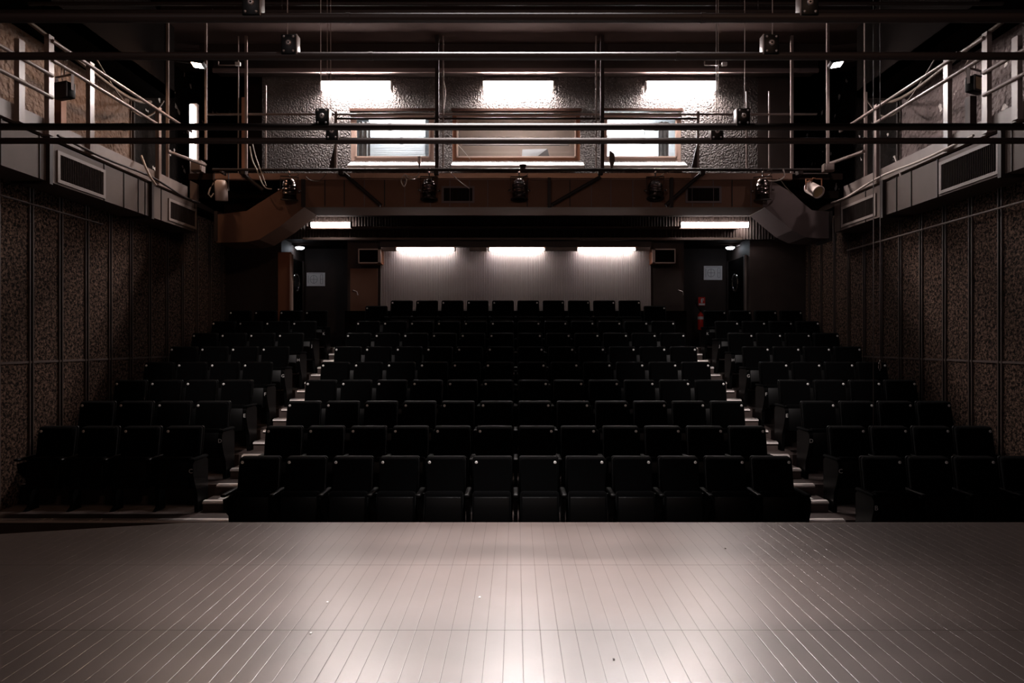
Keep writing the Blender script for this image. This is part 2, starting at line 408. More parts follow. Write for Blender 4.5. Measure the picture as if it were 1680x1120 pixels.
def seat_row(j):
    """Row j = 1..9 counted from the stage."""
    y = 8.0+R*(j-1); k = j-2; z = tz(k)
    # centre block
    n = 12
    for i in range(n):
        x = (i-5.5)*pitch; zz = z
        if j == 9: zz = tz(7)+(.215 if 1 <= i <= 10 else .10)
        fr = 12-i
        num = (2*(i-6)+1) if i >= 6 else 2*(6-i)
        r = put_seat(x, y, zz, 'black tip-up seat in the centre block, %s row from stage, %s from the extinguisher-side aisle' % (ORD[j], ORD[fr]),
                     'tip-up seats of the centre block', num, -1 if i < 6 else 1)
        if i == n-1: end_arm(r, 1, None, False)
    for s in (-1, 1):
        if s < 0 and j == 1: continue
        for i in range(4):
            x = s*(4.015+.235+pitch*i)
            side = 'extinguisher-side wing' if s > 0 else 'wing away from the extinguisher'
            r = put_seat(x, y, z, 'black tip-up seat, %s, %s row from stage, %s from aisle' % (side, ORD[j], ORD[i+1]),
                         'tip-up seats of the '+side, 13+2*i+(s < 0), s)
            if s > 0:
                if i == 3: end_arm(r, 1, None, False)
                if i == 0: end_arm(r, -1, LET[j-1], True)
            else:
                if i == 0: end_arm(r, 1, LET[j-1], True)
for j in range(1, 10): seat_row(j)

# ================================================================== SIDE WALLS
GX = 7.3                                 # outer wall of the side galleries
for s, nm in ((-1, 'left'), (1, 'right')):
    o = struct('wall_'+nm, MB().box(min(s*W, s*(W+.12)), max(s*W, s*(W+.12)), -4, 15.3, -.8, Z(2.6)), 'cork')
    o['_o'] = (0., 0., 0.)
    for i in range(-3, 11):
        yy = 9.146+.594*i
        if yy < 7.0: continue
        for d in (-.034, .030):
            MB().box(min(s*W, s*(W-.022)), max(s*W, s*(W-.022)), yy+d-.009, yy+d+.009, tz(-1), Z(2.5)).build('batten', 'batten', o)
        MB().box(min(s*W, s*(W-.010)), max(s*W, s*(W-.010)), yy-.024, yy+.02, tz(-1), Z(2.5)).build('joint_strip', 'black', o)
    MB().box(min(s*W, s*(W-.014)), max(s*W, s*(W-.014)), 6, 15.3, Z(-.275), Z(-.245)).build('joint_rail', 'batten', o)
    # gallery: deck, outer wall, upper wall
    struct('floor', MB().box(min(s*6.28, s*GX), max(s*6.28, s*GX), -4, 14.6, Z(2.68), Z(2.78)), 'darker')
    struct('wall_'+nm+'_gallery', MB().box(min(s*GX, s*(GX+.15)), max(s*GX, s*(GX+.15)), -4, 13.0, Z(2.7), Z(4.9)), 'plaster_brown' if s < 0 else 'plaster_mauve')
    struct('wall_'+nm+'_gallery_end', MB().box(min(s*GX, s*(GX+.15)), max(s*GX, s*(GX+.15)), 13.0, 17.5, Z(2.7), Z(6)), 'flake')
    struct('ceiling', MB().box(min(s*6.45, s*(GX+.2)), max(s*6.45, s*(GX+.2)), -4, 12.9, Z(4.62), Z(4.75)), 'black')
    struct('wall_'+nm+'_upper', MB().box(min(s*6.45, s*6.55), max(s*6.45, s*6.55), -4, 12.9, Z(4.62), Z(6.3)), 'black')
# room closure
struct('ceiling', MB().box(-8, 8, 12.4, 15, Z(5.95), Z(6.15)), 'ceiling')
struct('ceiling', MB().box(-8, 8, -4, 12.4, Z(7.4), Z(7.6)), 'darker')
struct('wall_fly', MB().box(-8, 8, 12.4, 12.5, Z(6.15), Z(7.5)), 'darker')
struct('wall_back_stage', MB().box(-8, 8, -4.1, -4, -.8, Z(7.5)), 'black')

# ================================================================== REAR WALL
yb = 15.3
# centre wall with ribbed cloth panel between x = +-3.03
mb = MB()
for s in (-1, 1): mb.box(min(s*3.03, s*3.77), max(s*3.03, s*3.77), yb, yb+.12, Z(-.4), Z(2.3))
mb.box(-3.03, 3.03, yb+.03, yb+.12, Z(-.4), Z(2.3))
struct('wall_rear', mb, 'dark')
mb = MB(); x = -3.03
nr = 168; dx = 6.06/nr
for i in range(nr):
    a = -3.03+i*dx
    mb.add([(a, yb-.012, Z(.2)), (a+dx*.5, yb-.024, Z(.2)), (a+dx, yb-.012, Z(.2)), (a, yb-.012, Z(2.16)), (a+dx*.5, yb-.024, Z(2.16)), (a+dx, yb-.012, Z(2.16))], [(0, 1, 4, 3), (1, 2, 5, 4)], False)
mb.box(-3.03, 3.03, yb-.011, yb+.03, Z(.2), Z(2.16))
tag(mb.build('ribbed_panel', 'panel'), 'wide pale ribbed wall panel lit from above behind the last centre row', 'wall panel')
struct('baseboard_rear', MB().box(-3.75, 3.75, 14.98, 15.27, Z(-.12), Z(.70)), 'black')
for s, nm in ((-1, 'left'), (1, 'right')):
    a, b = min(s*5.25, s*W), max(s*5.25, s*W)
    struct('wall_rear_'+nm, MB().box(a, b, yb, yb+.12, Z(-.4), Z(2.66)), 'dark')
    struct('wall_recess_'+nm, MB().box(min(s*3.6, s*5.4), max(s*3.6, s*5.4), 17.0, 17.1, Z(-.4), Z(2.66)), 'dark')
    struct('wall_recess_side_'+nm, MB().box(min(s*5.25, s*5.37), max(s*5.25, s*5.37), yb+.12, 17.0, Z(-.4), Z(2.66)), 'dark')
    struct('wall_recess_inner_'+nm, MB().box(min(s*3.65, s*3.77), max(s*3.65, s*3.77), yb+.12, 17.0, Z(-.4), Z(2.66)), 'dark')
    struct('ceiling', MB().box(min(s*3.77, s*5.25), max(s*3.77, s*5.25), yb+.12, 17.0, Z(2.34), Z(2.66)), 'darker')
    # door leaf beside the centre panel
    d = struct('door_%d' % (1 if s < 0 else 2), MB().box(min(s*3.09, s*3.70), max(s*3.09, s*3.70), yb-.03, yb, Z(-.1), Z(1.66)), 'duct_warm' if s < 0 else 'dark')
    d['_o'] = (0., 0., 0.)
    hx = s*3.63
    MB().path([(hx, yb-.03, Z(1.17)), (hx, yb-.08, Z(1.17)), (hx-s*-.0+.0, yb-.085, Z(1.165)), (hx+.09, yb-.085, Z(1.14)), (hx+.11, yb-.08, Z(1.06))], .011).build('door_handle', 'steel', d)
    # porthole door on the side of the recess
    xd = s*5.235
    d = struct('door_%d' % (3 if s < 0 else 4), MB().box(min(xd, xd+s*.02)-.015, max(xd, xd+s*.02)+.0, 15.62, 16.75, Z(-.1), Z(1.98)), 'black')
    d['_o'] = (0., 0., 0.)
    T = Matrix.Translation((xd-s*.03, 16.18, Z(1.42))) @ Matrix.Rotation(-s*PI/2, 4, 'Y')
    MB().lathe([(.17, 0), (.17, .02), (.20, .028), (.225, .02), (.225, 0)], 28, T).build('porthole_rim', 'chrome', d)
    MB().lathe([(0, .008), (.17, .008)], 28, T).build('porthole_glass', 'plastic', d)
    MB().box(xd-.03, xd+.03, 15.52, 15.6, Z(-.1), Z(2.0)).build('door_frame', 'steel' if s > 0 else 'palewood', d)
    MB().box(xd-.03, xd+.03, 16.77, 16.85, Z(-.1), Z(2.0)).build('door_frame', 'dark', d)
struct('trim_30', MB().box(-5.30, -5.02, 15.22, 15.30, Z(-.1), Z(2.02)), 'wood')
struct('trim_31', MB().box(-5.03, -4.99, 15.20, 15.32, Z(-.1), Z(1.98)), 'palewood')
# header across the rear wall with its two trunking lines (ribbed boards)
mb = MB()
nr = 200; dx = 13.0/nr
for i in range(nr):
    a = -6.5+i*dx
    mb.add([(a, 15.2, Z(2.30)), (a+dx*.5, 15.175, Z(2.30)), (a+dx, 15.2, Z(2.30)), (a, 15.2, Z(3.15)), (a+dx*.5, 15.175, Z(3.15)), (a+dx, 15.2, Z(3.15))], [(0, 1, 4, 3), (1, 2, 5, 4)])
mb.box(-W, W, 15.201, 15.30, Z(2.30), Z(3.15))
struct('wall_header', mb, 'dark')
struct('trim_32', MB().box(-4.6, 4.9, 15.02, 15.19, Z(2.51), Z(2.56)), 'duct')
struct('trim_33', MB().box(-4.7, 5.0, 15.06, 15.19, Z(2.27), Z(2.32)), 'duct')
struct('trim_34', MB().box(-3.0, 3.0, 15.08, 15.19, Z(2.12), Z(2.24)), 'dark')
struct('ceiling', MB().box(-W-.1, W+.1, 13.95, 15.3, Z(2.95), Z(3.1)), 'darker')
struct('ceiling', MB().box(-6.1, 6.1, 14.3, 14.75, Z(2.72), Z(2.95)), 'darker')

# ================================================================== DUCTS
DX = 6.0
def vent(parent, s, y0, y1, z0, z1, fan=26):
    x = s*DX; a = s*.02
    f = MB()
    for (p, q, r_, t_) in ((y0-.05, y1+.05, z1, z1+.045), (y0-.05, y1+.05, z0-.045, z0), (y0-.05, y0, z0, z1), (y1, y1+.05, z0, z1)):
        f.box(min(x, x-a), max(x, x-a), p, q, r_, t_)
    fr = f.build('vent_frame', 'kerb', parent)
    sl = MB(); n = int((y1-y0)/.035)
    sl.box(min(x, x-s*.004), max(x, x-s*.004), y0, y1, z0, z1); sl.build('vent_backing', 'black', parent)
    sl = MB()
    for i in range(n): yy = y0+(i+.5)*(y1-y0)/n; sl.box(min(x-s*.005, x-s*.016), max(x-s*.005, x-s*.016), yy-.006, yy+.006, z0, z1)
    sl.build('vent_slats', 'grille', parent)
for s in (-1, 1):
    side = 'beside the warm-lit brown gallery' if s < 0 else 'above the single wall conduit and the ropes'
    t = thing('air_duct', ('grey-brown boxed air duct under the brown-walled gallery' if s < 0 else 'grey boxed air duct under the mauve-walled gallery'), 'air duct', (s*6.25, 8, Z(2.07)))
    MB().box(min(s*DX, s*6.49), max(s*DX, s*6.49), -3.8, 12.85, Z(2.07), Z(2.60)).build('casing', 'duct', t)
    seams = [7.35, 7.95, 8.6, 9.95, 10.45, 10.85, 11.05, 11.55, 12.75] if s < 0 else [7.2, 7.9, 8.25, 9.7, 10.35, 10.75, 11.7, 12.6]
    for yy in seams:
        MB().box(min(s*DX, s*(DX-.012)), max(s*DX, s*(DX-.012)), yy-.007, yy+.007, Z(2.07), Z(2.605)).build('seam', 'seam', t)
    for yy in ((8.75, 11.2) if s < 0 else (8.4, 11.1)):
        MB().box(min(s*6.45, s*(DX-.05)), max(s*6.45, s*(DX-.05)), yy-.03, yy+.03, Z(2.03), Z(2.64)).build('hanger_band', 'pipe', t)
    v = [(8.97, 9.91, 2.14, 2.47), (11.83, 12.75, 2.16, 2.45)] if s < 0 else [(8.5, 9.6, 2.14, 2.50), (11.4, 12.5, 2.16, 2.44)]
    for a in v: vent(t, s, a[0], a[1], Z(a[2]), Z(a[3]))
def duct_poly(px, D): return [((x-846)*D/F, H+(562-y)*D/F) for x, y in px]
Dd = 13.1
cz0, cz1 = Z(2.60), Z(3.12)
t = thing('air_duct', 'long boxed air duct running below the catwalk between both cranked ends', 'air duct', (0, Dd, cz0))
MB().box(-4.06, 4.78, Dd, Dd+.85, cz0, cz1).build('casing', 'duct_warm', t)
for px in (533, 565, 598, 631, 664, 706, 738, 770, 800, 865, 902, 935, 970, 1002, 1038, 1068, 1101, 1136, 1170, 1201, 1232):
    xx = (px-846)*Dd/F
    MB().box(xx-.009, xx+.009, Dd-.012, Dd, cz0+.01, cz1).build('seam', 'seam' if px % 2 else 'duct_cool', t)
for (a, b) in ((1128, 1180), (728, 775)):
    x0, x1 = (a-846)*Dd/F, (b-846)*Dd/F; z0, z1 = Z(2.715), Z(2.965)
    f = MB()
    for q in ((x0-.04, x1+.04, z1, z1+.035), (x0-.04, x1+.04, z0-.035, z0), (x0-.04, x0, z0, z1), (x1, x1+.04, z0, z1)): f.box(q[0], q[1], Dd-.018, Dd, q[2], q[3])
    f.build('vent_frame', 'duct_cool', t)
    MB().box(x0, x1, Dd-.004, Dd, z0, z1).build('vent_backing', 'black', t)
    sl = MB()
    for i in range(22): xx = x0+(i+.5)*(x1-x0)/22; sl.box(xx-.006, xx+.006, Dd-.014, Dd-.005, z0, z1)
    sl.build('vent_slats', 'grille', t)
for s, nm in ((-1, 'brown cranked duct end stepping down behind the white cylinder lamp' ), (1, 'mauve cranked duct end stepping down behind the tilted cylinder lamp')):
    if s < 0: px = [(355, 352), (405, 346), (465, 308), (492, 292), (499, 292), (499, 340), (460, 371), (425, 393), (405, 397), (355, 398)]
    else: px = [(1255, 295), (1272, 300), (1300, 317), (1318, 334), (1332, 345), (1362, 347), (1362, 391), (1340, 391), (1322, 389), (1300, 378), (1255, 341)]
    t = thing('duct_elbow', nm, 'air duct', P(px[0][0], px[0][1], Dd))
    pl = duct_poly(px, Dd)
    MB().prism(pl, Dd-.01, Dd+.84).build('casing', 'duct_warm' if s < 0 else 'duct_cool', t)
    xx = pl[0][0] if s < 0 else pl[5][0]
    MB().box(xx-.03, xx+.03, Dd-.03, Dd+.6, Z(1.95), Z(2.52)).build('flange', 'seam', t)
    xs = pl[4][0]
    MB().box((pl[4][0] if s < 0 else pl[0][0])-.05, (pl[4][0] if s < 0 else pl[0][0])+.03, Dd-.03, Dd-.008, Z(2.6), Z(3.13)).build('flange', 'seam' if s < 0 else 'duct_cool', t)
# gallery kerbs, rails, posts
def bar_thing(name, label, cat, p0, p1, r, m, group=None, n=10):
    o = MB().tube(p0, p1, r, n).build(name, m, None, origin=p0); tag(o, label, cat, group); return o
for s in (-1, 1):
    gal = 'brown-walled gallery' if s < 0 else 'mauve-walled gallery'
    o = MB().box(min(s*6.2, s*6.28), max(s*6.2, s*6.28), -3.8, 12.9, Z(2.74), Z(2.95)).build('gallery_kerb', 'kerb')
    tag(o, 'pale painted kerb beam along the edge of the '+gal, 'kerb beam')
    t = thing('gallery_railing', 'two-bar steel guard railing on square posts along the '+gal, 'railing', (s*6.2, 9, Z(2.95)))
    posts = (7.0, 8.49, 9.03, 9.9, 11.79) if s < 0 else (7.0, 8.4, 8.94, 9.75, 11.66)
    for yy in posts:
        top = 3.76 if yy < 8.8 else 4.06
        wd = .05 if yy < 11 else .04
        MB().box(s*6.17-.032, s*6.17+.032, yy-wd, yy+wd, Z(2.74), Z(top)).build('post', 'rail', t)
    ymid = posts[2]
    for (za, zb, y0, y1) in ((3.24, 3.24, 3, ymid), (3.53, 3.53, 3, ymid), (3.74, 3.74, ymid, 11.8), (3.99, 3.99, ymid, 12.9)):
        MB().tube((s*6.13, y0, Z(za)), (s*6.13, y1, Z(zb)), .026).build('rail', 'rail', t)
    # lower end pipe of the railing by the catwalk
    MB().tube((s*6.12, 12.0, Z(3.36)), (s*5.98, 13.15, Z(3.42)), .03).build('rail', 'rail', t)
    # stub post against the wall, wall pipe
    yy = 10.35
    tag(MB().box(s*6.9-.05, s*6.9+.05, yy-.06, yy+.06, Z(2.78), Z(3.72)).build('stub_post', 'pole' if s < 0 else 'dark'), 'short square post standing on the deck of the '+gal, 'post')
    tag(MB().tube((s*7.25, 12.95, Z(2.8)), (s*7.25, 12.95, Z(4.6)), .03).build('wall_pipe', 'pipe'), 'thin vertical pipe at the end of the textured wall of the '+gal, 'pipe')
    # sagging cable bundle under the gallery ceiling
    pts = [(s*(6.9-.25*math.sin(u*PI)), 9.6+3.3*u, Z(4.55-.42*math.sin(u*PI)*(.6+.4*u))) for u in [i/16 for i in range(17)]]
    tag(MB().path(pts, .03, 6).build('cable_bundle', 'cabledark'), 'sagging dark cable bundle under the ceiling of the '+gal, 'cable')
    pts = [(s*(6.7-.1*math.sin(u*PI)), 10.8+2.2*u, Z(4.6-.62*math.sin(u*PI))) for u in [i/16 for i in range(17)]]
    tag(MB().path(pts, .014, 6).build('cable_loop', 'cabledark'), 'thin looping cable near the far end of the '+gal, 'cable')
    # cable resting on the duct edge
    pts = [(s*5.97, 8.9+4.0*u, Z(2.70-.06*math.sin(u*9)*u-.03*u)) for u in [i/24 for i in range(25)]]
    tag(MB().path(pts, .018, 6).build('power_cable', 'cable' if s > 0 else 'pipe'), ('pale' if s > 0 else 'dark')+' power cable lying along the duct top below the '+gal, 'cable')
    pts = [P(232 if s < 0 else 1468, 256, 11.2), P(238 if s < 0 else 1474, 272, 11.1), P(246 if s < 0 else 1478, 290, 11.0), P(256 if s < 0 else 1481, 304, 11.0)]
    tag(MB().path(pts, .02, 6).build('cable_tail', 'cable'), 'short stiff cable tail curling over the kerb of the '+gal, 'cable')
o = bar_thing('wall_conduit', 'long thin conduit on the board wall below the mauve-walled gallery', 'conduit', (6.36, 5.0, Z(1.77)), (6.36, 13.1, Z(1.77)), .014, 'kerb')
o = bar_thing('wall_conduit', 'faint thin conduit on the board wall below the brown-walled gallery', 'conduit', (-6.36, 5.0, Z(1.82)), (-6.36, 10.5, Z(1.82)), .012, 'dark')

# ================================================================== WINDOW WALL
yw = 14.6
holes = [(575, 712), (742, 952), (988, 1118)]
hx = [((a-846)*yw/F, (b-846)*yw/F) for a, b in holes]
zt, zb_ = Z((562-182)*yw/F), Z((562-264)*yw/F)
mb = MB(); x0w, x1w = (430-846)*yw/F, (1243-846)*yw/F
th = .18
mb.box(x0w, x1w, yw, yw+th, zt, Z(6.0)); mb.box(x0w, x1w, yw, yw+th, Z(3.1), zb_)
xs = [x0w]+[v for p in hx for v in p]+[x1w]
for i in range(0, len(xs), 2): mb.box(xs[i], xs[i+1], yw, yw+th, zb_, zt)
struct('wall_window', mb, 'plaster')
struct('wall_window_return', MB().box(x1w, 5.85, yw+.0, yw+th, Z(3.1), Z(6.0)), 'dark')
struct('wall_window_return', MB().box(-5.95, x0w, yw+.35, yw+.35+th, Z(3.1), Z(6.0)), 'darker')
struct('wall_gallery_end', MB().box(-8, 8, 17.6, 17.7, Z(2.6), Z(6.1)), 'black')
struct('trim_35', MB().box(-6.3, 6.3, 14.22, 14.6, Z(5.68), Z(5.95)), 'dark')
struct('trim_36', MB().box(-6.3, 6.3, 14.18, 14.24, Z(5.62), Z(5.70)), 'duct_cool')
struct('trim_37', MB().box(-6.3, 6.3, 13.6, 13.68, Z(5.72), Z(5.95)), 'dark')
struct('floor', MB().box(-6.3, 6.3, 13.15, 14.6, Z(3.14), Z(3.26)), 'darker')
for i, ((a, b), lab) in enumerate(zip(hx, ('palewood', 'wood', 'palewood'))):
    fw = .085; z0, z1 = zb_, zt-.02
    f = MB(); y0, y1 = yw+.05, yw+.12
    f.box(a, b, y0, y1, z1-fw, z1); f.box(a, b, y0, y1, z0, z0+fw); f.box(a, a+fw, y0, y1, z0+fw, z1-fw); f.box(b-fw, b, y0, y1, z0+fw, z1-fw)
    wn = f.build('window_%d' % (i+1), lab); wn['kind'] = 'structure'; wn['_o'] = (0., 0., 0.)
    MB().box(a+fw, b-fw, y0+.03, y0+.04, z0+fw, z1-fw).build('window_glass', 'glass', wn)
    q = .03; e = MB(); aa, bb, c0, c1 = a+fw, b-fw, z0+fw, z1-fw
    e.box(aa, bb, y0-.01, y1-.02, c0, c0+q); e.box(aa, aa+q, y0-.01, y1-.02, c0, c1); e.box(bb-q, bb, y0-.01, y1-.02, c0, c1); e.box(aa, bb, y0-.01, y1-.02, c1-q, c1)
    e.build('window_bead', 'palewood', wn)
    # white sill sloping towards the catwalk
    s_ = MB(); s_.prism([(yw-.28, Z(3.72)), (yw+.05, zb_+.0), (yw+.05, zb_-.06), (yw-.28, Z(3.66))], a-.0, b+.06, 'x')
    s_.build('window_sill', 'white', wn)
    MB().box(a-.02, b+.03, yw-.03, yw+.02, zt-.005, zt+.05).build('window_head', 'head', wn)
# control rooms behind the windows
def room(x0, x1, y1, m, name):
    mb = MB(); z0, z1 = Z(3.3), Z(5.35); y0 = yw+th
    mb.box(x0, x1, y1, y1+.05, z0, z1); mb.box(x0-.05, x0, y0, y1, z0, z1); mb.box(x1, x1+.05, y0, y1, z0, z1); mb.box(x0, x1, y0, y1, z1, z1+.05); mb.box(x0, x1, y0, y1, z0-.05, z0)
    struct('wall_'+name, mb, m)
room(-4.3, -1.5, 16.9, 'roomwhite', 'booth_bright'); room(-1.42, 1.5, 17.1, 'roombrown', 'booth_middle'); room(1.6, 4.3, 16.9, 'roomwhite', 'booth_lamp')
def lamp(name, label, c, L, wd, ht, m, house='white', group=None, tilt=0, hh=.04):
    """A batten lamp along x: housing above a glowing diffuser."""
    t = thing(name, label, 'ceiling light', c, group)
    MB().bbox((c[0], c[1]+.02, c[2]+ht/2+hh/2), (L+.06, wd, hh), .008).build('housing', house, t)
    mb = MB(); n = 14
    pr = [(c[1]+wd*.5*math.cos(PI+PI*i/n), c[2]+ht/2+ht*math.sin(PI+PI*i/n)) for i in range(n+1)]
    mb.prism(pr, c[0]-L/2, c[0]+L/2, 'x'); mb.build('diffuser', m, t)
    for s in (-1, 1): MB().bbox((c[0]+s*(L/2+.015), c[1], c[2]), (.03, wd, ht+.02), .005).build('end_cap', house, t)
    return t
lamp('fluorescent_light', 'glowing batten inside the brightly lit booth window nearest the extinguisher', P(1022, 216, 16.0), .95, .12, .16, 'tube_room')
lamp('fluorescent_light', 'hidden batten lighting the booth behind the pale milky window', (-2.6, 14.97, Z(5.2)), 1.2, .1, .08, 'tube_room')
lamp('fluorescent_light', 'dim batten on the ceiling of the middle booth', (0.1, 15.6, Z(5.2)), 1.2, .1, .08, 'tube_room')
# venetian blind / board and curtains seen through the glass
mb = MB()
for i in range(26): z = Z(3.95+.05*i); mb.box(-3.28, -2.02, 15.25, 15.262, z, z+.043)
tag(mb.build('window_blind', 'roomwhite'), 'pale slatted blind hanging behind the milky booth window', 'blind')
def curtain(x0, x1, y, z0, z1, label):
    mb = MB(); n = 18; vs = []
    for i in range(n+1):
        u = i/n; xx = x0+(x1-x0)*u; vs += [(xx, y+.025*math.sin(u*PI*5), z0), (xx, y+.025*math.sin(u*PI*5), z1)]
    for i in range(n+1):
        u = i/n; xx = x0+(x1-x0)*u; vs += [(xx, y+.012+.025*math.sin(u*PI*5), z0), (xx, y+.012+.025*math.sin(u*PI*5), z1)]
    k = 2*(n+1)
    mb.add(vs, [(2*i, 2*i+2, 2*i+3, 2*i+1) for i in range(n)]+[(k+2*i, k+2*i+2, k+2*i+3, k+2*i+1) for i in range(n)], True)
    tag(mb.build('curtain', 'curtain'), label, 'curtain')
curtain(-3.44, -3.20, 15.0, Z(3.8), Z(4.85), 'grey curtain gathered at the edge of the milky booth window')
curtain(3.14, 3.36, 15.0, Z(3.8), Z(4.85), 'grey curtain gathered at the edge of the booth window with the glowing lamp')
tag(MB().tube((-1.3, 16.6, P(0, 237, 16.6).z), (1.3, 16.6, P(0, 237, 16.6).z), .03).build('booth_pipe', 'rail'), 'pale horizontal pipe inside the middle booth', 'pipe')
tag(MB().box(.1, 1.35, 16.9, 17.0, Z(3.4), Z(4.4)).build('booth_board', 'curtain'), 'pale board against the wall inside the middle booth', 'board')
t = thing('folded_sheet', 'white folded sheet standing in the middle booth window', 'paper', P(880, 258, 15.2))
a, b, c, d = P(856, 258, 15.2), P(857, 245, 15.3), P(898, 244, 15.3), P(902, 258, 15.2)
MB().add([a, b, c, d, a+Vector((0, .02, 0)), b+Vector((0, .02, 0)), c+Vector((0, .02, 0)), d+Vector((0, .02, 0))], [(0, 1, 2, 3), (4, 5, 6, 7), (0, 1, 5, 4), (1, 2, 6, 5), (2, 3, 7, 6), (3, 0, 4, 7)]).build('front_leaf', 'white', t)
e = P(878, 259, 15.0)
MB().add([e, c, d, e+Vector((0, .02, 0)), c+Vector((0, .03, 0)), d+Vector((0, .02, 0))], [(0, 1, 2), (3, 4, 5), (0, 1, 4, 3), (1, 2, 5, 4), (2, 0, 3, 5)]).build('side_leaf', 'curtain', t)
# the three bright lamps over the windows
for px, lab in ((582, 'over the pale milky booth window'), (850, 'over the middle booth window'), (1120, 'over the booth window with the glowing lamp')):
    c = P(px, 138, 14.3)
    lamp('fluorescent_light', 'bright batten light on the plaster wall '+lab, (c.x, 14.48, c.z), 1.45, .2, .15, 'tube', group='battens over the booth windows')
# lamps under the soffit
c = P(543, 369, 15.0); lamp('fluorescent_light', 'short batten light on the rear header above the entrance away from the extinguisher', tuple(c), .86, .10, .10, 'tube_low', 'dark')
c = P(1172, 369, 15.0); lamp('fluorescent_light', 'long batten light on the rear header above the extinguisher', tuple(c), 1.48, .10, .10, 'tube_low', 'dark')
# wall washers over the ribbed panel
for (a, b, lab) in ((650, 745, 'speaker away from the extinguisher'), (803, 893, 'middle of the panel'), (948, 1043, 'speaker near the extinguisher')):
    c = P((a+b)/2, 410, 15.1)
    t = thing('fluorescent_light', 'slim wall-washing tube over the ribbed panel towards the '+lab, 'wall light', tuple(c), 'tubes over the ribbed panel')
    L = (b-a)*15.1/F
    MB().tube((c.x-L/2, 15.13, c.z+.02), (c.x+L/2, 15.13, c.z+.02), .022, 12).build('tube', 'tube_wash', t)
    MB().box(c.x-L/2-.03, c.x+L/2+.03, 15.06, 15.19, c.z+.055, c.z+.075).build('housing', 'wood', t)
    for s in (-1, 1): MB().box(c.x+s*(L/2+.02)-.02, c.x+s*(L/2+.02)+.02, 15.09, 15.18, c.z-.02, c.z+.06).build('lamp_holder', 'white', t)
for i, (a, b) in enumerate(((626, 650), (770, 798), (895, 947), (1043, 1066))):
    c0, c1 = P(a, 405, 15.05), P(b, 411, 15.05)
    tag(MB().bbox(((c0.x+c1.x)/2, 15.12, (c0.z+c1.z)/2), (c1.x-c0.x, .12, c0.z-c1.z), .008).build('ballast_box', 'kerb'),
        'pale ballast box %s over the ribbed panel' % ['touching the speaker away from the extinguisher', 'between the first two tubes away from the extinguisher', 'between the two tubes towards the extinguisher', 'touching the speaker towards the extinguisher'][i], 'ballast box', 'ballast boxes')
# speakers
for s in (-1, 1):
    a, b = (588, 625) if s < 0 else (1070, 1108)
    c0, c1 = P(a, 408, 14.95), P(b, 432, 14.95)
    t = thing('loudspeaker', 'boxy wooden-cased loudspeaker at the panel end %s the extinguisher' % ('away from' if s < 0 else 'next to'), 'loudspeaker', ((c0.x+c1.x)/2, 15.1, c1.z))
    x0, x1, z0, z1 = c0.x, c1.x, c1.z, c0.z
    MB().box(x0, x1, 14.97, 15.28, z0, z1).build('cabinet', 'wood', t)
    f = MB(); q = .035
    for a_ in ((x0, x1, z1-q*.7, z1), (x0, x1, z0, z0+q*.7), (x0, x0+(q*.6 if s < 0 else q*1.8), z0, z1), (x1-(q*1.8 if s < 0 else q*.6), x1, z0, z1)): f.box(a_[0], a_[1], 14.93, 14.97, a_[2], a_[3])
    f.build('front_frame', 'cream', t)
    MB().box(x0+.02, x1-.02, 14.945, 14.97, z0+.02, z1-.02).build('speaker_cloth', 'black', t)
# evacuation plans, sign, extinguisher
def plan(px0, py0, px1, py1, label):
    a, b = P(px0, py0, 16.97), P(px1, py1, 16.97)
    t = thing('evacuation_plan', label, 'notice', ((a.x+b.x)/2, 16.98, b.z))
    MB().box(a.x, b.x, 16.975, 16.995, b.z, a.z).build('sheet', 'paper', t)
    cx, cz, ww, hh = (a.x+b.x)/2, (a.z+b.z)/2, b.x-a.x, a.z-b.z
    m_ = MB(); Y = 16.972
    def ln(x0, z0, x1, z1, r=.0035): m_.tube((x0, Y, z0), (x1, Y, z1), r, 5)
    for k in range(20):
        t0, t1 = 2*PI*k/20, 2*PI*(k+1)/20
        ln(cx-.05+.09*math.cos(t0), cz+.10*math.sin(t0), cx-.05+.09*math.cos(t1), cz+.10*math.sin(t1))
        if k % 5 == 0: ln(cx-.05, cz, cx-.05+.09*math.cos(t0), cz+.10*math.sin(t0))
    for u in (-.4, .25, .38): ln(cx+ww*u, cz-hh*.3, cx+ww*u, cz+hh*.3)
    for u in (-.33, 0, .33): ln(cx+ww*.25, cz+hh*u, cx+ww*.38, cz+hh*u)
    ln(cx-ww*.4, cz+hh*.42, cx+ww*.4, cz+hh*.42)
    m_.build('floor_plan_lines', 'ink', t)
plan(503, 447, 533, 469, 'white floor-plan notice in the recess away from the extinguisher')
plan(1155, 436, 1185, 459, 'grey-lit floor-plan notice above the fire extinguisher')
a, b = P(1147, 487, 16.9), P(1158, 501, 16.9)
t = thing('extinguisher_sign', 'small red and white pictogram sign above the fire extinguisher', 'sign', ((a.x+b.x)/2, 16.98, b.z))
MB().box(a.x, b.x, 16.96, 16.99, b.z, a.z).build('sign_board', 'red', t)
cx = (a.x+b.x)/2; h = a.z-b.z
MB().box(a.x+.01, b.x-.01, 16.952, 16.96, b.z+.01, b.z+h*.26).build('white_band', 'paper', t)
m_ = MB(); m_.box(cx-.022, cx+.018, 16.952, 16.96, b.z+h*.34, b.z+h*.74).box(cx-.012, cx+.008, 16.952, 16.96, b.z+h*.74, b.z+h*.84).box(cx+.008, cx+.05, 16.952, 16.96, b.z+h*.78, b.z+h*.84).box(cx+.04, cx+.05, 16.952, 16.96, b.z+h*.55, b.z+h*.78)
m_.build('pictogram', 'paper', t)
c = P(1150.5, 541, 16.8)
t = thing('fire_extinguisher', 'red fire extinguisher hanging beside the rear wing seats', 'fire extinguisher', (c.x, 16.85, c.z))
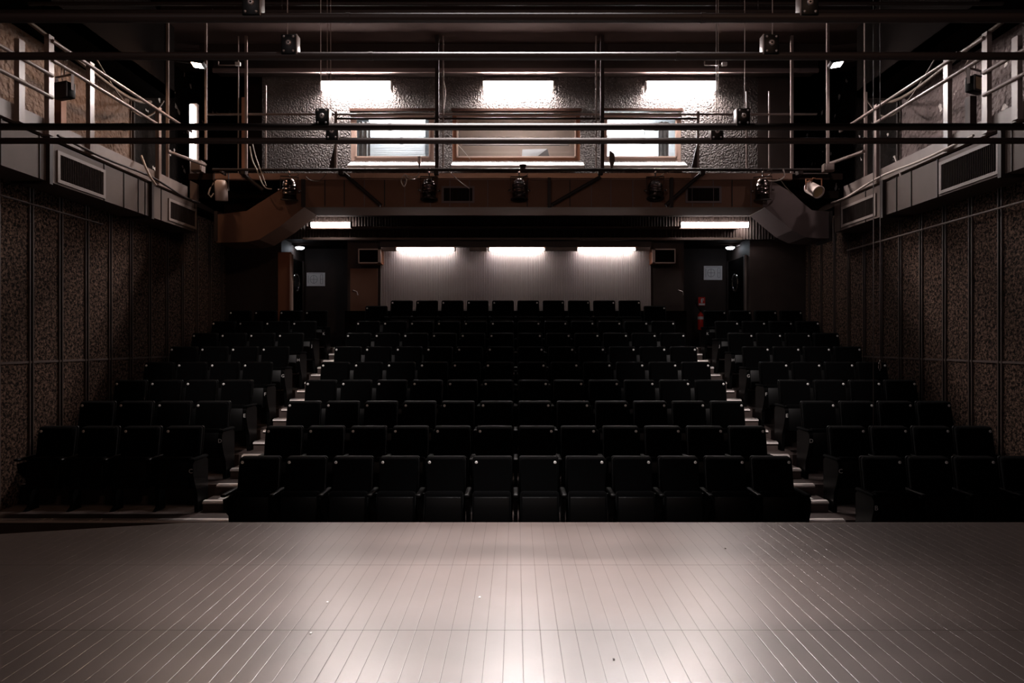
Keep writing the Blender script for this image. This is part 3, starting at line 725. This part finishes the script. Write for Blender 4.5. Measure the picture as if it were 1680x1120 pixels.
MB().lathe([(0, 0), (.06, 0), (.07, .02), (.07, .36), (.055, .40), (.025, .425), (.02, .45), (0, .45)], 20, Matrix.Translation((c.x, 16.87, c.z))).build('cylinder', 'red', t)
MB().lathe([(.0715, .26), (.0715, .33)], 20, Matrix.Translation((c.x, 16.87, c.z))).build('label_band', 'paper', t)
MB().bbox((c.x, 16.86, c.z+.47), (.03, .09, .035), .006).bbox((c.x, 16.83, c.z+.51), (.022, .11, .014), .004).build('handle', 'plastic', t)
MB().path([(c.x, 16.85, c.z+.47), (c.x-.09, 16.85, c.z+.58), (c.x-.12, 16.86, c.z+.68), (c.x-.08, 16.95, c.z+.76)], .012).build('hose', 'plastic', t)
# entrance downlights in the recesses
for s in (-1, 1):
    c = P(492 if s < 0 else 1198, 407, 16.1)
    t = thing('exit_downlight', 'small bluish oval downlight above the entrance %s the extinguisher' % ('away from' if s < 0 else 'beside'), 'downlight', (c.x, 16.1, c.z))
    MB().bbox((c.x, 16.1, c.z+.045), (.24, .16, .05), .012).build('housing', 'dark', t)
    MB().lathe([(0, -.03), (.06, -.028), (.10, 0), (.10, .02)], 20, Matrix.Translation((c.x, 16.1, c.z))).build('lens', 'exit', t)
    MB().tube((c.x+s*.12, 16.1, c.z+.05), (c.x+s*.42, 15.6, c.z+.07), .02).build('bracket', 'steel', t)

# ================================================================== CATWALK
yc = 13.0
t = thing('catwalk', 'long catwalk edge beam with front pipe across the gallery', 'catwalk', (0, yc, Z(3.14)))
zz = Z((562-288)*yc/F)
MB().box(-5.8, 5.3, yc+.08, yc+.16, zz-.06, zz+.06).build('edge_beam', 'beam', t)
MB().box(-3.15, 3.35, yc+.02, yc+.09, zz-.04, zz+.05).build('foil_lagging', 'copper', t)
MB().box(-5.8, 6.0, yc+.1, yc+.25, zz+.06, zz+.075).build('deck_edge', 'kerb', t)
zp = P(0, 278.5, yc-.05).z
MB().tube((-5.75, yc-.05, zp), (6.05, yc-.05, zp), .028, 12).build('lighting_pipe', 'pipe', t)
for px in (400, 560, 716, 985, 1152, 1312):
    q = P(px, 280, yc); MB().bbox((q.x, yc+.02, q.z-.03), (.09, .17, .11), .01).build('pipe_bracket', 'pipe', t)
for (a, b) in (((565, 285), (625, 337)), ((1150, 285), (1092, 337)), ((985, 290), (905, 336)), ((395, 283), (432, 312))):
    p0, p1 = P(a[0], a[1], yc+.03), P(b[0], b[1], yc+.05)
    MB().tube(p0, p1, .045, 4).build('brace', 'pipe', t)
for px in (901, 1101):
    p0, p1 = P(px, 292, yc+.05), P(px, 341, yc+.05)
    MB().box(p0.x-.03, p0.x+.03, yc+.0, yc+.06, p1.z, p0.z).build('strut', 'pipe', t)
# guard rails and posts on the catwalk
t = thing('catwalk_railing', 'thin two-bar guard railing along the catwalk in front of the booth windows', 'railing', (0, 13.3, Z(3.3)))
for (py, a, b, m) in ((187.5, 340, 1340, 'rail'), (194.5, 550, 1145, 'pipe')):
    p0, p1 = P(a, py, 13.35), P(b, py, 13.35); MB().tube(p0, p1, .022, 8).build('rail', m, t)
for px in (436, 551, 1145, 1262, 1225):
    p0, p1 = P(px, 276, 13.35), P(px, 140 if px in (436,) else (183 if px in (551, 1145) else 150), 13.35)
    MB().tube(p0, p1, .03 if px in (551, 1145) else .018, 8).build('post', 'rail', t)
    if px in (551, 1145): MB().prism([(p0.x-.13, p0.z), (p0.x, p0.z), (p0.x, p0.z+.55)], 13.33, 13.37).build('gusset', 'pipe', t)
# tall hangers from ceiling to catwalk
for px, y0, y1, wd, m, lab in ((404, 118, 283, .045, 'rail', 'tall square hanger between the dark doorway and the plaster wall'),
                    (338, 120, 262, .035, 'rail', 'slim hanger beside the vertical tube light'),
                    (275, 104, 292, .045, 'rail', 'bright-edged hanger at the end of the brown-walled gallery'),
                    (717, 116, 288, .07, 'pipe', 'thick dark hanger between the milky and middle booth windows'),
                    (727, 116, 288, .025, 'rail', 'thin pipe hanging close beside the thick hanger near the milky window'),
                    (988, 116, 288, .07, 'pipe', 'thick dark hanger between the middle booth window and the lamp-lit one'),
                    (978, 116, 288, .025, 'rail', 'thin pipe hanging close beside the thick hanger near the lamp-lit window'),
                    (1299, 118, 292, .05, 'rail', 'tall square hanger past the plaster wall on the extinguisher side'),
                    (1358, 122, 276, .045, 'rail', 'tall hanger below the cool floodlight'),
                    (1420, 104, 300, .045, 'rail', 'bright-edged hanger at the end of the mauve-walled gallery'),
                    (391, 140, 283, .02, 'rail', 'very thin rod near the dark doorway hanger')):
    D = 13.25 if 340 < px < 1340 else 12.6
    p0, p1 = P(px, y0, D), P(px, y1, D)
    zt_ = Z(5.95) if D > 13 else p0.z
    if D < 13: zt_ = Z(5.95)
    tag(MB().box(p0.x-wd/2, p0.x+wd/2, D-wd/2, D+wd/2, p1.z, zt_).build('hanger_post', m), lab, 'post', 'hangers around the catwalk')
tag(MB().box(*(lambda a, b: (a.x, b.x, 13.28, 13.34, b.z, a.z))(P(397, 160, 13.3), P(402, 282, 13.3))).build('hanger_plate', 'pole'), 'reddish flat bar bolted beside the dark doorway hanger', 'bar')
# dark brackets along the stage-side edge: electrical box, hook lamp
a, b = P(313, 263, 13.5), P(331, 281, 13.5)
t = thing('junction_box', 'pale junction box below the vertical tube light', 'electrical box', ((a.x+b.x)/2, 13.5, b.z))
MB().bbox(((a.x+b.x)/2, 13.58, (a.z+b.z)/2), (b.x-a.x, .18, a.z-b.z), .01).build('box_body', 'kerb', t)
MB().bbox(((a.x+b.x)/2, 13.48, (a.z+b.z)/2), ((b.x-a.x)*.86, .02, (a.z-b.z)*.8), .006).build('box_cover', 'rail', t)
a, b = P(1352, 268, 12.6), P(1369, 281, 12.6)
t = thing('junction_box', 'grey junction box at the catwalk end next to the tilted cylinder lamp', 'electrical box', ((a.x+b.x)/2, 12.6, b.z))
MB().bbox(((a.x+b.x)/2, 12.65, (a.z+b.z)/2), (b.x-a.x, .12, a.z-b.z), .01).build('box_body', 'duct', t)
MB().bbox(((a.x+b.x)/2, 12.58, (a.z+b.z)/2), ((b.x-a.x)*.8, .02, (a.z-b.z)*.7), .006).build('box_cover', 'rail', t)

# ---------------- PAR cans on the catwalk pipe
def par(px, ptop, pbot, label, tilt, yaw, m='canblack', short=1.0):
    c = P(px, 286, 12.95); L = (pbot-ptop)*12.9/F
    t = thing('stage_spotlight', label, 'spotlight', (c.x, 12.95, zp), 'PAR cans on the catwalk pipe', rot=(0, 0, yaw))
    z0 = zp
    # clamp and yoke (local coordinates, origin on the pipe)
    MB().bbox((0, 0, -.03), (.05, .075, .10), .01).tube((0, 0, -.05), (0, 0, -.14), .012, 8).build('clamp', 'chrome', t)
    yk = MB(); h = -.13
    yk.box(-.165, .165, -.018, .018, h-.006, h+.006); yk.box(-.168, -.160, -.018, .018, h-.30, h); yk.box(.160, .168, -.018, .018, h-.30, h)
    yk.build('yoke', 'pipe', t)
    T = Matrix.Translation((0, 0, h-.26)) @ Matrix.Rotation(tilt, 4, 'X')
    pr = [(0, .22), (.05, .22), (.085, .20), (.12, .15), (.128, .10), (.135, .10), (.135, .085), (.128, .085), (.128, .03), (.136, .03), (.136, .015), (.13, .015), (.13, -.05), (.138, -.05), (.138, -.065), (.132, -.065), (.132, -.16), (.125, -.165), (.125, -.12), (0, -.12)]
    MB().lathe([(r_, z_*short) for r_, z_ in pr], 28, T).build('can', m, t)
    MB().lathe([(.132, -.155*short), (.165, -.17*short), (.165, -.185*short), (.12, -.185*short), (.12, -.15*short)], 28, T).build('filter_frame', 'pipe', t)
    MB().lathe([(0, -.125*short), (.118, -.118*short)], 20, T).build('lens', 'plastic', t)
    for s in (-1, 1): MB().lathe([(0, .05), (.02, .045), (.02, 0)], 10, Matrix.Translation((s*.165, 0, h-.26)) @ Matrix.Rotation(s*PI/2, 4, 'Y')).build('knob', 'chrome', t)
    MB().path([(0.03, .02, h-.05), (.10, .05, h+.02), (.16, .03, h+.05), (.17, 0, h+.12), (.08, .01, -.02)], .008).build('lead', 'cabledark', t)
    return t
par(475, 290, 332, 'black can spotlight at the catwalk end over the brown duct elbow', .25, .3)
par(704, 290, 332, 'black can spotlight below the thick hanger near the milky window, coiled lead beside it', -.1, .1)
par(852, 290, 330, 'black can spotlight hanging at the middle of the catwalk pipe', -.12, 0)
par(1075, 285, 322, 'shiny short can spotlight below the lamp-lit booth window', -.2, -.1, 'canblack', .9)
par(1251, 290, 332, 'black can spotlight at the catwalk end over the mauve duct elbow', .2, -.3)
# cylinder lamps
t = thing('cylinder_lamp', 'white cylinder lamp hanging upright over the brown duct elbow', 'spotlight', tuple(P(363, 300, 12.8)))
c = P(363, 313, 12.75)
MB().lathe([(0, .20), (.07, .195), (.10, .17), (.112, .12), (.112, -.18), (.10, -.185), (.10, -.17), (0, -.17)], 28, Matrix.Translation(c) @ Matrix.Rotation(.12, 4, 'X')).build('shade', 'cream', t)
MB().box(c.x-.14, c.x-.13, 12.73, 12.77, c.z, c.z+.34).box(c.x+.13, c.x+.14, 12.73, 12.77, c.z, c.z+.34).box(c.x-.14, c.x+.14, 12.73, 12.77, c.z+.33, c.z+.34).box(c.x-.02, c.x+.02, 12.73, 12.95, c.z+.33, c.z+.37).build('bracket', 'pipe', t)
MB().path([(c.x-.12, 12.7, c.z+.14), (c.x-.17, 12.66, c.z+.02), (c.x-.20, 12.66, c.z-.08), (c.x-.15, 12.66, c.z-.14), (c.x-.11, 12.68, c.z-.06)], .014).build('lead', 'cable', t)
c = P(1335, 311, 12.7)
t = thing('cylinder_lamp', 'cream cylinder lamp tilted to show its round face over the mauve duct elbow', 'spotlight', tuple(c))
T = Matrix.Translation(c) @ Matrix.Rotation(.25, 4, 'Z') @ Matrix.Rotation(-1.05, 4, 'X')
MB().lathe([(0, .18), (.09, .175), (.112, .14), (.112, -.14), (.12, -.145), (.12, -.16), (.10, -.16), (.10, -.13)], 28, T).build('shade', 'cream', t)
MB().lathe([(0, -.13), (.10, -.13)], 28, T).build('lens', 'amber', t)
MB().box(c.x-.15, c.x-.14, 12.68, 12.72, c.z, c.z+.2).box(c.x+.14, c.x+.15, 12.68, 12.72, c.z, c.z+.2).box(c.x-.15, c.x+.15, 12.68, 12.72, c.z+.19, c.z+.205).box(c.x-.02, c.x+.02, 12.68, 12.95, c.z+.19, c.z+.22).build('bracket', 'wood', t)
# hanging floodlights on the galleries
for s in (-1, 1):
    c = P(106, 150, 9.4) if s < 0 else P(1600, 140, 9.3)
    t = thing('floodlight', 'black square floodlight hung from the brown-walled gallery railing' if s < 0 else 'square floodlight with amber glass hung from the mauve-walled gallery railing', 'floodlight', tuple(c), rot=(0, 0, -.35 if s < 0 else .45))
    MB().bbox((0, 0, 0), (.28, .12, .21), .015).build('body', 'plastic', t)
    MB().box(-.12, .12, -.068, -.061, -.085, .085).build('lens', 'pipe' if s < 0 else 'amber', t)
    f = MB()
    for q in ((-.14, .14, .085, .105), (-.14, .14, -.105, -.085), (-.14, -.12, -.1, .1), (.12, .14, -.1, .1)): f.box(q[0], q[1], -.08, -.06, q[2], q[3])
    f.build('front_frame', 'pipe', t)
    MB().box(-.155, -.147, -.02, .02, 0, .22).box(.147, .155, -.02, .02, 0, .22).box(-.155, .155, -.02, .02, .21, .22).tube((0, 0, .21), (0, 0, .36), .012).build('yoke', 'steel', t)
    MB().path([(-.08, .05, .1), (-.14, .06, .25), (-.10, .03, .34), (0, .02, .36)], .009).build('lead', 'cable', t)
# small work floods
for s in (-1, 1):
    c = P(325, 107, 11.9) if s < 0 else P(1372, 106, 11.9)
    t = thing('work_floodlight', 'small glaring %s floodlight at the end of the %s gallery' % (('warm', 'brown-walled') if s < 0 else ('white', 'mauve-walled')), 'floodlight', tuple(c), rot=(-.55, s*-.25, s*.3))
    MB().bbox((0, 0, .03), (.25, .12, .07), .01).build('housing', 'plastic', t)
    MB().box(-.125, -.11, -.06, .06, -.02, 0).box(.11, .125, -.06, .06, -.02, 0).build('shade_rim', 'plastic', t)
    MB().box(-.105, .105, -.05, .05, -.009, -.002).build('lens', 'flood_warm' if s < 0 else 'flood_cool', t)
    Ri = t.rotation_euler.to_matrix().inverted(); MB().tube((0, .02, .05), Ri @ (Vector((s*6.46, 12.1, c.z+.22))-c), .012).build('arm', 'pipe', t)
# vertical tube lamp
c0, c1 = P(315, 172, 13.6), P(315, 262, 13.6)
t = thing('vertical_tube_light', 'vertical glowing tube beside the dark doorway', 'wall light', (c0.x, 13.6, c1.z))
MB().tube((c0.x, 13.6, c1.z), (c0.x, 13.6, c0.z), .045, 12).build('tube', 'tube_vert', t)
MB().box(c0.x-.07, c0.x+.07, 13.66, 13.74, Z(2.78), c0.z+.05).build('backing', 'rail', t)
# ================================================================== LIGHTING BARS
def light_bar(D, py, blocks, label, rad=.028, blockdir=1, ends=(-5.85, 5.85)):
    z = P(0, py, D).z
    t = thing('lighting_bar', label, 'lighting bar', (0, D, z), 'flown bars crossing the room')
    MB().tube((ends[0], D, z), (ends[1], D, z), rad, 16).build('pipe', 'pipe', t)
    for px in blocks:
        x = (px-846)*D/F
        bl = MB().bbox((x, D, z+.075), (.115, .075, .15), .008).build('cable_block', 'plastic', t)
        MB().bbox((x+(.06 if px < 870 else -.06), D, z+.075), (.006, .08, .15), .002).build('bright_edge', 'rail', bl)
        m_ = MB()
        for dx_, dz_ in ((-.035, .13), (.035, .13), (-.035, .025), (.035, .025)):
            MB().lathe([(0, .004), (.008, .004), (.009, 0)], 10, Matrix.Translation((x+dx_, D-.0385, z+dz_)) @ Matrix.Rotation(PI/2, 4, 'X')).build('bolt', 'steel', bl)
        m_.lathe([(.008, .006), (.02, .006), (.022, 0)], 16, Matrix.Translation((x, D-.0385, z+.085)) @ Matrix.Rotation(PI/2, 4, 'X'))
        m_.build('bolt_washer', 'steel', bl)
        MB().tube((x+(-.02 if px < 870 else .02), D, z+.14), (x+(-.02 if px < 870 else .02), D, Z(7.38)), .0035, 6).build('cable', 'rail', bl)
    if not blocks:
        for x in (-2.6, 2.7): MB().tube((x, D, z), (x, D, Z(7.38)), .0035, 6).build('cable', 'pipe', t)
    # couplers along the pipe
    for x in (-3.4, -1.1, 1.2, 3.3):
        MB().tube((x, D, z), (x+.03, D, z), rad+.003, 16).build('coupler', 'steel' if False else 'pipe', t)
    return t
light_bar(4.43, 29.5, (415, 1325), 'highest flown black pipe, nearly level with the picture top', .030)
light_bar(5.12, 92, (476, 1263), 'flown black pipe crossing just under the dark ceiling beam', .028)
light_bar(5.9, 208, (530, 1218), 'upper one of the two close black pipes crossing the booth windows', .030)
light_bar(6.5, 231, (546, 1175), 'lower one of the two close black pipes crossing the booth windows', .029)
light_bar(8.2, 6, (), 'thin black pipe high up behind the highest flown pipe', .022)
light_bar(7.6, 19, (), 'second thin black pipe tucked behind the highest flown pipe', .022)
for px, lab in ((537, 'beside the milky window lamp'), (1175, 'beside the lamp over the lamp-lit window')):
    D = 7.2; x = (px-846)*D/F
    tag(MB().tube((x, D, P(0, 185, D).z), (x, D, Z(7.38)), .004, 6).build('hoist_cable', 'rail'), 'thin taut hoist cable '+lab, 'cable')
# ropes
for px, yb_, lab in ((1433, 700, 'long dark rope hanging past the mauve-walled gallery to the seats'), (1444, 590, 'long dark rope ending in a hook over the wing seats')):
    D = 8.6; x = (px-846)*D/F
    t = thing('rope', lab, 'rope', (x, D, P(0, yb_, D).z), 'ropes on the extinguisher side')
    MB().tube((x, D, P(0, yb_, D).z), (x, D, Z(7.38)), .005, 6).build('line', 'pipe', t)
    if px == 1444:
        z = P(0, 590, D).z
        MB().path([(x+.002, D, z), (x-.016, D, z-.05), (x-.022, D, z-.10), (x-.008, D, z-.13), (x+.010, D, z-.10), (x+.006, D, z-.05), (x-.002, D, z-.005)], .005).build('hook', 'chrome', t)
# loose leads
def loose(pts, D, r, m, lab, name='loose_cable'):
    P_ = [P(x, y, D+(i % 2)*.02) for i, (x, y) in enumerate(pts)]
    # smooth (Catmull-Rom)
    out = []
    for i in range(len(P_)-1):
        p0, p1, p2, p3 = P_[max(i-1, 0)], P_[i], P_[i+1], P_[min(i+2, len(P_)-1)]
        for k in range(5):
            u = k/5; out.append(.5*((2*p1)+(p2-p0)*u+(2*p0-5*p1+4*p2-p3)*u*u+(3*p1-p0-3*p2+p3)*u**3))
    out.append(P_[-1])
    tag(MB().path(out, r, 6).build(name, m), lab, 'cable')
loose([(410, 240), (414, 262), (422, 280), (428, 296), (436, 308), (446, 310)], 12.9, .012, 'cable', 'pale cable dropping from the hanger beside the dark doorway')
loose([(413, 230), (420, 258), (429, 283), (437, 305)], 12.92, .009, 'cable', 'second pale cable dropping beside the dark doorway hanger')
loose([(502, 290), (510, 296), (522, 297), (530, 291), (536, 284)], 12.9, .008, 'cabledark', 'thin lead sagging from the catwalk pipe beside the end spotlight')
loose([(688, 284), (680, 294), (670, 292), (664, 286), (658, 296), (663, 306), (667, 296), (664, 287), (676, 290), (686, 288)], 12.85, .010, 'cable', 'coiled pale lead beside the spotlight near the milky window')
loose([(737, 281), (748, 292), (760, 302), (770, 309)], 12.85, .009, 'cable', 'straight pale lead slanting down near the middle spotlight')
loose([(1285, 277), (1287, 288), (1280, 295), (1268, 297), (1260, 296)], 12.85, .011, 'cable', 'pale looped lead at the end spotlight over the mauve elbow')
loose([(1278, 292), (1290, 308), (1300, 318)], 12.85, .009, 'cabledark', 'dark lead crossing the mauve duct elbow')
loose([(752, 238), (764, 252), (772, 262)], 13.3, .005, 'cable', 'thin stray wire in front of the middle booth window')
loose([(726, 125), (731, 150), (728, 178)], 13.9, .008, 'cable', 'thin lead hanging between the first two window battens')
# small clamp and little tools on the catwalk edge
c = P(688, 262, 12.95)
t = thing('hanging_clamp', 'small pale clamp hanging in front of the milky window sill', 'clamp', tuple(c))
MB().bbox((c.x, 12.95, c.z), (.06, .04, .14), .01).build('clamp_body', 'cream', t); MB().tube((c.x, 12.95, c.z-.07), (c.x, 12.95, zp+.028), .02, 8, .005).build('screw', 'pipe', t)
c = P(1004, 262, 12.95)
t = thing('hanging_barndoor', 'pale pointed metal flap standing in front of the lamp-lit window sill', 'metal flap', tuple(c))
m_ = MB(); m_.prism([(c.x-.05, c.z-.02), (c.x-.045, c.z+.18), (c.x+.05, c.z+.11), (c.x+.055, c.z-.02), (c.x+.01, zp+.028), (c.x-.02, zp+.028)], 12.945, 12.96); m_.build('flap', 'duct', t)
c = P(858, 272.5, 12.95)
tag(MB().lathe([(0, -.03), (.05, -.028), (.07, .02), (.065, .025), (0, .02)], 16, Matrix.Translation(c)).build('small_bowl', 'grille'), 'little dark bowl-shaped cap on the catwalk edge below the middle window', 'bowl')
# ceiling fittings
for px, lab in ((380, 'bright thin bracket beside the warm floodlight'), (1178, 'bright thin bracket over the lamp-lit window')):
    c = P(px, 105, 12.9)
    t = thing('ceiling_bracket', lab, 'bracket', tuple(c))
    MB().tube((c.x-.25, 12.9, c.z-.02), (c.x+.12, 12.9, c.z-.02), .012).tube((c.x-.25, 12.9, c.z-.02), (c.x-.25, 12.9, c.z+.05), .012).build('arm', 'rail', t)
    MB().bbox((c.x+.12, 12.9, c.z), (.10, .05, .07), .01).build('head', 'white', t)
# unnecessary helper keys
for o in bpy.data.objects:
    if '_o' in o: del o['_o']
